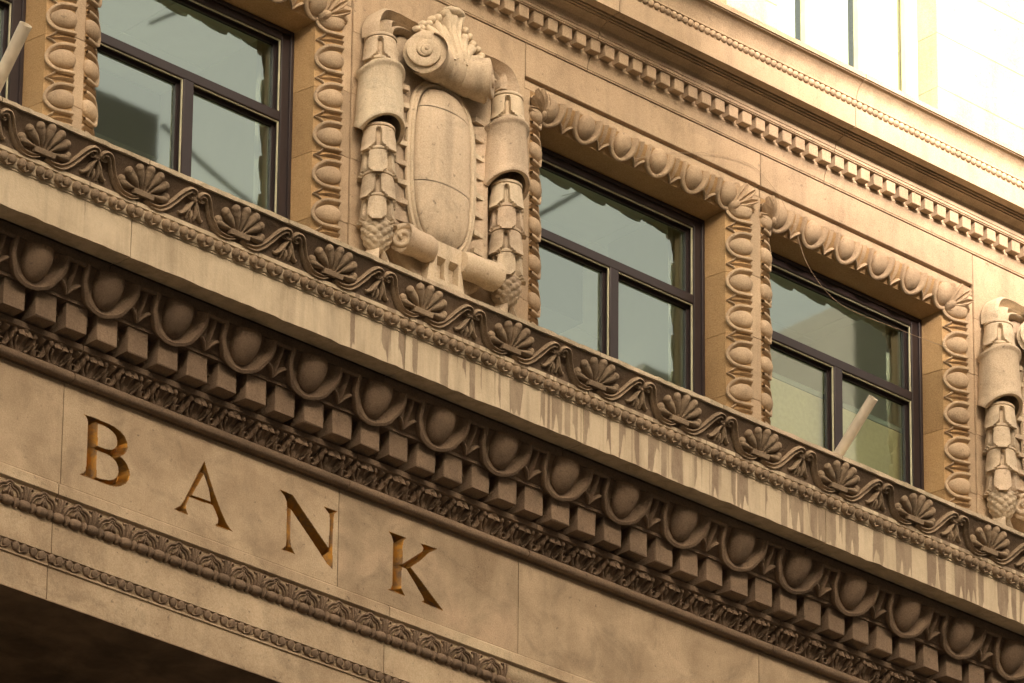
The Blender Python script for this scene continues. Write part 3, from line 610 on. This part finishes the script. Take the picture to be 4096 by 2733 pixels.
# --- cartouches
def cartouche(x0):
    ct = empty('cartouche', bank, (x0, 0, ZO))
    def add(n, mb, sa=45, mat=CREAM): return obj(n, mb, ct, mat=mat, sa=sa)
    # back plate with rounded edge
    half = [(0, 2.06), (.22, 2.06), (.40, 2.02), (.475, 1.93), (.50, 1.75), (.492, 1.45), (.478, 1.12), (.480, .80), (.478, .48), (.43, .28), (.30, .16), (.18, .06), (.16, -.28), (0, -.28)]
    sp = smooth(half, 44); out = [tuple(p) for p in sp] + [(-p[0], p[1]) for p in sp[::-1][1:-1]]; out = np.array(out); ctr = np.array([0, .95]); pl = MB()
    P = [[(x, .0, z) for x, z in out], [(x, -.075, z) for x, z in out], [(x * .985, -.097, (z - .95) * .985 + .95) for x, z in out], [(x * .955, -.105, (z - .95) * .955 + .95) for x, z in out],
         [(x * .80, -.085, (z - .95) * .80 + .95) for x, z in out], [(x * .70, -.072, (z - .95) * .72 + .95) for x, z in out], [(0, -.072, .95)] * len(out)]
    add('back_plate', pl.grid(P, close_v=True))
    # shield in three courses
    def shield_pt(s, t, e=3.2):                         # s radial 0..1, t angle
        c, sn = math.cos(t), math.sin(t); x = .272 * math.copysign(abs(c) ** (2 / e), c); z = 1.065 + .63 * math.copysign(abs(sn) ** (2 / 2.7), sn)
        return x, z
    def shield_y(x, z):
        q = (abs(x) / .272) ** 2.6 + (abs(z - 1.065) / .63) ** 5.0
        return -.112 - .085 * max(0.0, 1 - q) ** .6
    for z0, z1 in ((.435, .872), (.879, 1.482), (1.489, 1.695)):
        nz, nx = max(5, int((z1 - z0) / .03)), 19; P = []
        for z in np.linspace(z0, z1, nz):
            wz = .272 * max(0.0, 1 - (abs(z - 1.065) / .63) ** 2.7) ** (1 / 3.2) if abs(z - 1.065) < .63 else 0
            P.append([(x, shield_y(x, z) + (.02 if abs(q) > .999 else 0), z + .02 * (1 - (q ** 2))) for q, x in ((q, q * wz) for q in np.sin(np.linspace(-math.pi / 2, math.pi / 2, nx)))])
        add('shield_piece', MB().grid(P), 60)
    SF = lambda u, v, h: (u, -.095 - h, v)
    ring = [shield_pt(1, t) for t in np.linspace(-math.pi / 2, 1.5 * math.pi, 49)]
    rr = MB(); q = np.array(ring); q = (q - [0, 1.065]) * [1.09, 1.035] + [0, 1.065]
    rr.stroke(q, .020, .040, SF, 'round', 90); q2 = (np.array(ring) - [0, 1.065]) * [1.20, 1.07] + [0, 1.065]
    rr.stroke(q2, .014, .022, SF, 'flat', 90); add('shield_rim', rr)
    # little tongues along the rim
    tb = MB().add([(0, -.118, .02), (0, -.118, -.02), (.105, -.098, -.016), (.105, -.098, .016), (0, -.07, .02), (0, -.07, -.02), (.105, -.07, -.016), (.105, -.07, .016)],
                  [(0, 1, 2, 3), (1, 5, 6, 2), (0, 3, 7, 4), (2, 6, 7, 3), (0, 4, 5, 1)])
    tm = tb.mesh('rim_tongue', CREAM); tm2 = mirror(tb, lambda x, y, z: (-x, y, z), True).mesh('rim_tongue', CREAM)
    for z in (1.60, 1.455, 1.30, 1.145, .985, .83, .675, .53):
        obj('rim_tongue', tm, ct, (.325, 0, z)); obj('rim_tongue', tm2, ct, (-.325, 0, z))
    # top roll: a bolster whose spiral ends turn to the front
    th = np.linspace(-1, 1, 25); ax = np.stack([.30 * th, -.175 - .085 * np.abs(th) ** 2.2, 1.845 + 0 * th], 1)
    rad = .128 + .040 * np.abs(th) ** 1.5; rl = MB(); P = []
    for i in range(25):
        tt = np.gradient(ax, axis=0)[i]; tt /= np.linalg.norm(tt); n1 = np.array([0, 0, 1.0]); n2 = np.cross(tt, n1); n2 /= np.linalg.norm(n2)
        r = rad[i] * (1 + (.05 if i in (10, 14, 12) else 0) - (.05 if i in (4, 20, 9, 15) else 0))
        P.append([ax[i] + r * (math.cos(a) * n1 + math.sin(a) * n2) for a in np.arange(28) * 2 * math.pi / 28])
    rl.grid(P, close_v=True); add('top_roll', rl, 50)
    for sg in (-1, 1):
        c = ax[-1] if sg > 0 else ax[0]; nrm = np.array([sg * .62, -.78, 0.0]); e1 = np.array([.78 * sg, .62, 0.0]) * -1; e2 = np.array([0, 0, 1.0]); R_ = .168
        SD = lambda u, v, h, c=c, nrm=nrm, e1=e1, e2=e2: tuple(c + u * e1 + v * e2 + (h + .004) * nrm)
        vd = MB().dome(0, 0, R_, R_, .012, SD, nr=3, na=28)
        ang = np.linspace(0, 2 * math.pi * 1.55, 60); rs = R_ * (1.0 - .70 * ang / ang[-1]) - .040 + .016 * ang / ang[-1]
        vd.stroke([(r * math.cos(a + 1.2) , r * math.sin(a + 1.2)) for a, r in zip(ang, rs)], np.linspace(.040, .024, 10), np.linspace(.028, .048, 10), SD, 'flat', 90)
        vd.dome(0, 0, .052, .052, .055, SD, nr=5, na=20, power=5); vd.dome(0, 0, .014, .014, .02, SD, nr=3, na=10, h0=.05)
        add('volute', vd, 50)
    # crest of acanthus fronds rising behind and over the roll
    cr = MB()
    def CB(u, v, h):
        yb = np.interp(v, [1.84, 1.93, 2.02, 2.12, 2.20, 2.28, 2.34, 2.40], [-.30, -.275, -.235, -.20, -.19, -.205, -.235, -.275])
        return (u, yb + .12 * min(abs(u), .4) - h, v)
    cr.dome(0, 2.00, .22, .15, .04, CB, nr=5, na=24); cr.dome(0, 2.07, .12, .17, .05, CB, nr=5, na=20)
    cr.stroke([(0, 1.87), (0, 1.97), (0, 2.10), (.0, 2.22), (0, 2.30)], [.046, .050, .058, .082, .10], [.02, .05, .06, .065, .05], CB, 'thick', 20)
    for sg in (-1, 1):
        for q_ in ([(.06, 1.86), (.085, 2.02), (.125, 2.13), (.15, 2.20)], [(.08, 1.90), (.13, 2.01), (.19, 2.085), (.235, 2.13)], [(.09, 1.92), (.17, 1.975), (.255, 2.02), (.315, 2.055)], [(.10, 1.93), (.18, 1.945), (.26, 1.96), (.33, 1.945)]):
            cr.stroke([(sg * a, b) for a, b in q_], [.024, .034, .040, .034], [.03, .045, .05, .035], CB, 'round', 14)
        for dx, dz, r_ in ((.075, 2.275, .032), (.135, 2.215, .032), (.185, 2.19, .028), (.215, 2.14, .030), (.27, 2.12, .026), (.295, 2.07, .028), (.345, 2.045, .024)):
            cr.dome(sg * dx, dz, r_, r_ * 1.2, .045, CB, nr=4, na=10, h0=.01)
    cr.dome(0, 2.30, .105, .032, .05, CB, nr=4, na=16, h0=.02)
    add('crest', cr, 55)
    # arms linking the crest to the garlands
    SB = lambda u, v, h: (u, -.06 - h, v)
    for sg in (-1, 1):
        am = MB()
        am.stroke([(sg * .20, 2.10), (sg * .36, 2.10), (sg * .50, 2.10), (sg * .595, 2.06), (sg * .630, 1.97), (sg * .625, 1.90)], [.040, .052, .060, .075, .095, .10], [.10, .10, .10, .12, .13, .13], SB, 'groove', 26)
        am.stroke([(sg * .30, 2.03), (sg * .44, 2.035), (sg * .52, 2.0), (sg * .54, 1.93)], [.018, .024, .026, .02], [.10, .10, .10, .10], SB, 'round', 16)
        add('arm', am, 50)
    # garlands of bellflower husks threaded through the plate
    def husk(zt, R, rot, Hh=.215):
        b = MB(); P = []; nth = 96
        for i, h in enumerate(np.linspace(0, 1, 15)):
            row = []
            rbase = R * np.interp(h, [0, .06, .14, .22, .55, .80, .90, 1.0], [.66, .84, .90, .90, .98, 1.0, 1.08, 1.16])
            for k in range(nth):
                a = 2 * math.pi * k / nth + rot; d = abs((((a - rot) * 4 / (2 * math.pi)) % 1) - .5) * 2      # 1 at a slot, 0 at a lobe's middle
                sw = np.interp(h, [0, .17, .24, .45, .7, .85, 1], [0, 0, .26, .20, .16, .30, .66]); slot = 1.0 if d > 1 - sw else 0.0
                depth = np.interp(h, [0, .13, .2, 1], [0, 0, .30, .34]); drop = .10 * (1 - d ** 2) * max(0, h - .6) / .4
                r = rbase * (1 - depth * slot); row.append((r * math.cos(a), r * math.sin(a), -(h + drop) * Hh * .90))
            P.append(row)
        P.append([(x * .72, y * .72, z + .01) for x, y, z in P[-1]])
        b.grid(P, close_v=True)
        b.lathe([(.012, R * .60), (.016, R * .84), (.006, R * .92), (-.008, R * .92), (-.016, R * .84), (-.016, R * .6)], (0, 0, 0), 'z', 28)
        return b
    h1, h2 = husk(0, .130, math.radians(229)).mesh('husk', CREAM, 40), husk(0, .127, math.radians(274)).mesh('husk', CREAM, 40)
    for sg in (-1, 1):
        X = sg * .625; yc = -.13
        for i, z in enumerate((1.868, 1.678, 1.138, .948, .758, .573)): obj('husk', (h1, h2)[i % 2], ct, (X + sg * .004 * (i % 2), yc, z))
        sl = MB(); P = []
        for z, r, o in [(1.60, .140, 0), (1.598, .170, 0), (1.585, .186, 0), (1.565, .186, 0), (1.553, .172, 0), (1.535, .164, 0), (1.45, .170, 0), (1.35, .178, 0), (1.27, .178, 0), (1.25, .184, 0), (1.225, .194, 0), (1.207, .190, 0), (1.203, .160, 0), (1.30, .140, 0)]:
            P.append([(X - sg * .01 + r * math.cos(a), yc + .01 + r * .95 * math.sin(a), z - (.085 * math.sin(a) * 0 + .10 * (math.cos(a) * sg * 0) + .11 * max(0, 1 - abs(math.sin(a))) if z < 1.27 else -.06 * max(0, -math.sin(a)) if z > 1.53 else 0)) for a in np.arange(28) * 2 * math.pi / 28])
        add('sleeve', sl.grid(P, close_v=True), 50)
        cn = MB(); P = []
        for i, h in enumerate(np.linspace(0, 1, 31)):
            rb_ = .118 * (np.interp(h, [0, .15, .4, .7, .9, 1], [.75, .98, 1.0, .78, .45, .12]))
            row = []
            for k in range(48):
                a = 2 * math.pi * k / 48; u_, v_ = 9 * a / (2 * math.pi) + h * 4.2, 9 * a / (2 * math.pi) - h * 4.2
                f_ = lambda q_: abs((q_ % 1) - .5) * 2
                m_ = max(f_(u_), f_(v_)); row.append((X + rb_ * (1.05 - .22 * m_ ** 3) * math.cos(a), yc + rb_ * (1.05 - .22 * m_ ** 3) * math.sin(a), (.407 - h * .27)))
            P.append(row)
        add('cone', cn.grid(P, close_v=True), 60)
        rbn = MB()
        for s2, xx in ((-1, -.075), (1, .075)):
            rbn.add([(X + xx * .25, yc - .05, .19), (X + xx * .25 + s2 * .03, yc + .05, .19), (X + xx * 2.0, yc - .03, .02), (X + xx * .9, yc - .10, -.02), (X + xx * 1.6, yc + .08, .05), (X + xx * .6, yc + .06, -.02)], [(0, 3, 2), (0, 2, 1), (1, 2, 4), (0, 5, 3), (0, 1, 5), (1, 4, 5), (2, 3, 5, 4)])
        add('ribbon_end', rbn, 20)
    # bottom rolls and block
    for sg in (-1, 1):
        c0 = np.array([sg * .445, -.21, .315]); c1 = np.array([sg * .13, -.165, .335]); P = []; pts = [c0 + (c1 - c0) * f for f in np.linspace(0, 1, 13)]
        for i, p in enumerate(pts):
            r = .112 * (np.interp(i / 12, [0, .08, .25, .5, .8, 1], [.98, 1.0, .93, .88, .93, .80])) * (1 - (.03 if i in (2, 5, 8) else 0))
            P.append([p + r * np.array([.14 * math.sin(a) * sg * -1, math.sin(a), math.cos(a)]) for a in np.arange(24) * 2 * math.pi / 24])
        br = MB().grid(P, close_v=True); br.add(P[-1], [tuple(range(24))]); add('bottom_roll', br, 45)
        nrm = np.array([sg * .75, -.66, 0.0]); e1 = np.array([-.66 * sg, -.75, 0.0]); e2 = np.array([0, 0, 1.0])
        SD = lambda u, v, h, c=c0, nrm=nrm, e1=e1, e2=e2: tuple(c + u * e1 + v * e2 + (h - .004) * nrm)
        vd = MB().dome(0, 0, .112, .112, .012, SD, nr=3, na=24)
        ang = np.linspace(0, 2 * math.pi * 1.5, 40); rs = .112 * (1 - .80 * ang / ang[-1]) - .012
        vd.stroke([(r * math.cos(a + .8), r * math.sin(a + .8)) for a, r in zip(ang, rs)], np.linspace(.024, .018, 8), np.linspace(.026, .04, 8), SD, 'round', 50)
        add('bottom_volute', vd, 50)
    bl = MB()
    o_ = [(-.185, .42), (-.155, .30), (-.165, .20), (-.185, .08), (-.22, -.10), (-.25, -.28)]
    L_ = smooth(o_, 16)
    P = []
    for x, z in L_:
        x = abs(x); yf = -.195 - .06 * (z < .1) * (.1 - z)
        P.append([(-x, 0, z), (-x, yf + .02, z), (-x + .03, yf, z), (-.105, yf, z), (-.105, yf + (.06 if .13 < z < .27 else 0), z), (-.02, yf + (.06 if .13 < z < .27 else 0), z), (-.02, yf + (.015 if .13 < z < .27 else 0), z),
                  (.02, yf + (.015 if .13 < z < .27 else 0), z), (.02, yf + (.06 if .13 < z < .27 else 0), z), (.105, yf + (.06 if .13 < z < .27 else 0), z), (.105, yf, z), (x - .03, yf, z), (x, yf + .02, z), (x, 0, z)])
    add('block', bl.grid(P), 30)
    return ct
cartouche(-.815); cartouche(-.815 + BAY)

# --- upper cornice
uc = part('upper_cornice')
U_J = [-4.4, -1.85, .72, 3.29, 5.86, 8.4]
ub = [(.42, 2.500), (-.008, 2.500), (-.012, 2.503), (-.024, 2.503), (-.024, 2.513), (-.030, 2.515), (-.034, 2.555), (-.048, 2.590), (-.062, 2.606), (-.062, 2.622), (-.05, 2.622), (-.05, 2.720), (-.142, 2.720), (-.142, 2.728), (-.150, 2.729), (-.150, 2.750),
      (-.156, 2.752), (-.160, 2.775), (-.180, 2.805), (-.225, 2.825), (-.25, 2.828), (-.25, 2.838), (-.268, 2.838), (-.268, 2.852), (-.285, 2.852), (-.285, 2.872), (-.30, 2.872), (-.30, 2.858), (-.372, 2.855), (-.380, 2.855), (-.380, 3.022), (-.374, 3.026), (-.374, 3.085), (-.392, 3.088), (-.392, 3.105), (-.394, 3.11),
      (-.402, 3.15), (-.425, 3.19), (-.462, 3.218), (-.487, 3.226), (-.487, 3.234), (-.500, 3.234), (-.500, 3.275), (-.49, 3.28), (.42, 3.46)]
for a, b in spans(X0, X1, U_J): obj('cornice_block', MB().prism(ub, a, b), uc, mat=WALLM, sa=30)
ud = MB().box(-.05, .05, -.128, -.05, 2.622, 2.719, .004).mesh('dentil', WALLM, 25)
for k in range(-48, 62): obj('dentil', ud, uc, (.017 - .05 + .008 + k * .14755, 0, 0))
ubm = MB().lathe([(-.027, .004), (-.022, .018), (-.011, .026), (0, .0285), (.011, .026), (.022, .018), (.027, .004)], (0, -.380, 3.055), 'x', 10).mesh('bead', WALLM, 60)
for k in range(-85, 160): obj('bead', ubm, uc, (1.828 + (k - 40) * .0601, 0, 0))

# --- attic storey, set back
at = part('attic')
YA = .28
A_OP = [(-3.4, -1.7), (.45, 2.52), (3.10, 4.97), (7.1, 9.0)]
prev = X0
for (a, b) in A_OP + [(X1, X1)]:
    for z0, z1 in [(3.2, 3.62), (3.62, 4.12), (4.12, 4.62), (4.62, 5.12), (5.12, 5.8), (5.8, 6.5)]:
        if b > prev + .05 and a > prev + .02: obj('attic_block', MB().box(prev + .003, a - .003, YA, YA + .5, z0 + .003, z1 - .003, .006), at, mat=WALLM)
    prev = b
obj('attic_block', MB().box(X0, X1, YA, YA + .5, 6.5, 9.0, .006), at, mat=WALLM)
for a, b in A_OP:
    wn = empty('attic_window', bank, (0, 0, ZO)); y = YA + .22; mb_ = MB()
    mb_.box(a, a + .09, y, y + .1, 3.2, 6.5); mb_.box(b - .09, b, y, y + .1, 3.2, 6.5)
    n = 3; w = (b - a) / n
    obj('window_frame', mb_, wn, mat=GLAREFRAME)
    for k in (1, 2): obj('mullion', MB().box(a + k * w - .035, a + k * w + .035, y - .01, y + .1, 3.2, 6.5, .004), wn, mat=GLAREFRAME)
    for k in range(n):
        obj('pane', MB().add([(a + k * w + (.09 if k == 0 else .035), y + .05, 3.2), (a + (k + 1) * w - (.09 if k == 2 else .035), y + .05, 3.2), (a + (k + 1) * w - (.09 if k == 2 else .035), y + .05, 6.5), (a + k * w + (.09 if k == 0 else .035), y + .05, 6.5)], [(0, 1, 2, 3)]), wn, mat=GLASS)
        obj('shade', MB().box(a + k * w + .04, a + (k + 1) * w - .04, y + .16, y + .165, 3.2, 6.5), wn, mat=PLASTER)  # pale sheet added behind each attic pane to whiten it in the sun
obj('roof', MB().box(X0, X1, YA + .5, 9, 8.8, 9.0), at, mat=PLAINST)
obj('rear_wall', MB().box(X0, X1, 8.7, 9.0, -ZO, -1.3), at, mat=PLAINST); obj('rear_wall', MB().box(X0, X1, 8.7, 9.0, 2.6, 8.8), at, mat=PLAINST)  # middle left out, an unseen opening shaped to light the rooms
obj('side_wall', MB().box(X0 - .4, X0 - .002, -.0, 9.0, -ZO, 9.0), at, mat=TAN); obj('side_wall', MB().box(X1 + .002, X1 + .4, 0, 9.0, -ZO, 9.0), at, mat=TAN)
# --- ground floor: a deep recess under the lintel
gf = part('ground_floor')
for a, b, s0, s1 in [(X0, X1, .552, .95), (X0, X1, .97, 1.6), (X0, X1, 1.62, 2.4)]:
    dz = 0.0 if s0 < .6 else (.03 if s0 < 1 else .0)
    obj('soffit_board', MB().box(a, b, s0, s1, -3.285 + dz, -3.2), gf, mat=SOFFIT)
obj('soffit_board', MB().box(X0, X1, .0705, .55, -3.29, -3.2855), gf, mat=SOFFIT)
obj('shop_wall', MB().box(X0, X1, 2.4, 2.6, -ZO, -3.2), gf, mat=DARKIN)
for a, b in ((X0, -5.6), (6.6, X1)): obj('pier', MB().box(a, b, .075, 2.39, -ZO, -3.295), gf, mat=TAN)
obj('floor_slab', MB().box(X0, X1, .56, 8.69, -1.3, -1.12), gf, mat=PLAINST)

# ------------------------------------------------------------------ flagpoles and the loose cord
def pole(p0, p1, r, label):
    t = empty('flagpole', loc=(p0[0], p0[1], p0[2] + ZO), label=label, category='flagpole', group='flagpole stubs behind the ledge')
    p0, p1 = np.array(p0), np.array(p1); q = p1 - p0; mb_ = MB(); n = 18
    mb_.tube([q * 0, q * .25, q * .5, q * .75, q], r, n, cap=False)
    mb_.tube([q, q * .97], r * .86, n, cap=False)
    d = q / np.linalg.norm(q)
    obj('pole', mb_, t, mat=PIPE)
    obj('collar', MB().tube([q * .955, q * .985], r * 1.07, n), t, mat=PIPE) if False else None
    ri = MB(); up = np.array([1.0, 0, 0]); n1 = np.cross(d, up); n1 /= np.linalg.norm(n1); n2 = np.cross(d, n1)
    A = np.arange(n) * 2 * math.pi / n
    ri.grid([[q + d * e + rr * (math.cos(a) * n1 + math.sin(a) * n2) for a in A] for rr, e in ((r * 1.0, 0), (r * 1.0, .012), (r * .84, .012), (r * .84, -.03))], close_v=True)
    ri.add([q - d * .03 + r * .85 * (math.cos(a) * n1 + math.sin(a) * n2) for a in A], [tuple(range(n))])
    obj('end_ring', ri, t, mat=PIPE)
    obj('bracket', MB().box(-.07, .07, .02, .10, -.09, .09, .01), t, mat=BRONZE)
    return t
pole((3.21, .02, -.175), (3.209, -.6, .397), .041, 'off white hollow flagpole stub leaning out before the right hand window')
pole((-4.94, .02, -.18), (-4.985, -.6, .402), .045, 'off white hollow flagpole stub at the left edge beside the dark frame')
cord_pts = [(1.21, -.03, 1.932), (1.48, -.03, 2.08), (1.728, -.03, 2.179), (2.064, -.03, 2.297), (2.378, -.03, 2.352), (2.545, -.03, 2.338), (2.694, -.03, 2.261), (2.8, -.035, 2.175), (2.94, -.05, 1.961), (2.992, -.05, 1.841), (3.079, -.05, 1.693), (3.292, -.05, 1.533), (3.561, -.05, 1.475), (4.199, -.05, 1.501), (4.44, -.05, 1.514), (4.908, -.05, 1.533), (5.172, -.04, 1.509)]
cm_ = MB().tube(smooth([(x, y, z) for x, y, z in cord_pts], 90), .002, 6)
co = obj('hanging_cord', cm_, None, (0, 0, ZO), mat=WIRE, label='thin loose cord sagging across the right hand window and its surround', category='cord')

# ------------------------------------------------------------------ the street around
def struct(name, mb, mat): return obj(name, mb, mat=mat, kind='structure')
struct('ground', MB().box(-400, 400, -400, 400, -.6, -.16), ASPH)
struct('road', MB().box(-120, 120, -24.0, -5.0, -.158, -.154), ASPH)
struct('pavement', MB().box(-120, 120, -5.0, .06, -.155, 0.0), PAVE)
struct('pavement.001', MB().box(-120, 120, -29.0, -24.0, -.155, 0.0), PAVE)
ob = empty('shading_block', loc=(0, -29, 0), label='lower unseen block added across the street, shaped to let sun onto the right hand bay', category='building')  # both blocks are unseen, added to hold the sun off the lower facade
tb_ = empty('shading_block', loc=(0, -29, 0), label='taller unseen block added across the street to keep sun off the left bays', category='building')
OH = ZO + 11.9
obj('wall', MB().box(-8.6, 70, -14, 0, 0, OH), ob, mat=PLAINST); obj('parapet', MB().box(-8.6, 70.2, -.5, .35, OH, OH + .6), ob, mat=PLAINST)
obj('wall', MB().box(-70, -8.62, -14, 0, 0, OH + 1.9), tb_, mat=PLAINST); obj('parapet', MB().box(-70.2, -8.62, -.5, .35, OH + 1.9, OH + 2.5), tb_, mat=PLAINST)  # step in roof height shapes the edge of the sunlit area
for x0, x1, y0, y1, h in [(9.0, 20.3, -12, -.4, 9.6), (12.0, 18.9, -9, -.6, 11.6), (26.6, 28.1, -7, -.6, 10.4), (30.5, 33.4, -10, -.5, 9.0), (35.6, 37.0, -8, -.6, 12.0)]:
    obj('reflection_mass', MB().box(x0, x1, y0, y1, OH + .002, OH + h), ob, mat=PLAINST)  # unseen masses added to put dark shapes in the window reflections
for (x0, z0, x1, z1, r) in [(13, 15, 27.4, 26, .05), (14.5, 12, 29, 26.5, .035), (16, 11, 37, 30, .045), (18, 10.5, 36.5, 24, .03), (20.3, 8.4, 26.6, 9.3, .04), (27.5, 9.3, 36.3, 20, .04), (20, 10, 33, 24, .03)]:
    q = [(x0 + (x1 - x0) * f, -.3, OH + 1 + z0 + (z1 - z0) * f - 1.2 * math.sin(math.pi * f)) for f in np.linspace(0, 1, 14)]
    obj('reflection_cable', MB().tube(q, r, 5), ob, mat=BRONZE)  # unseen lines added only to be mirrored in the panes
for x, h in ((27.4, 27), (36.5, 31), (13, 16)): obj('reflection_mast', MB().tube([(x, -.9, OH), (x, -.9, OH + h)], .09, 8), ob, mat=BRONZE)  # unseen uprights added along with the mirrored lines
wm = MB().box(-.8, .8, .0, .06, -1.3, 1.3).mesh('window', BRONZE)
for k in range(-14, 15):
    for j in range(1, 8): obj('window', wm, ob if k * 2.6 > -8.6 + .8 else tb_, (k * 2.6, 0, 3.2 * j + 2.6))
scn.render.film_transparent = False
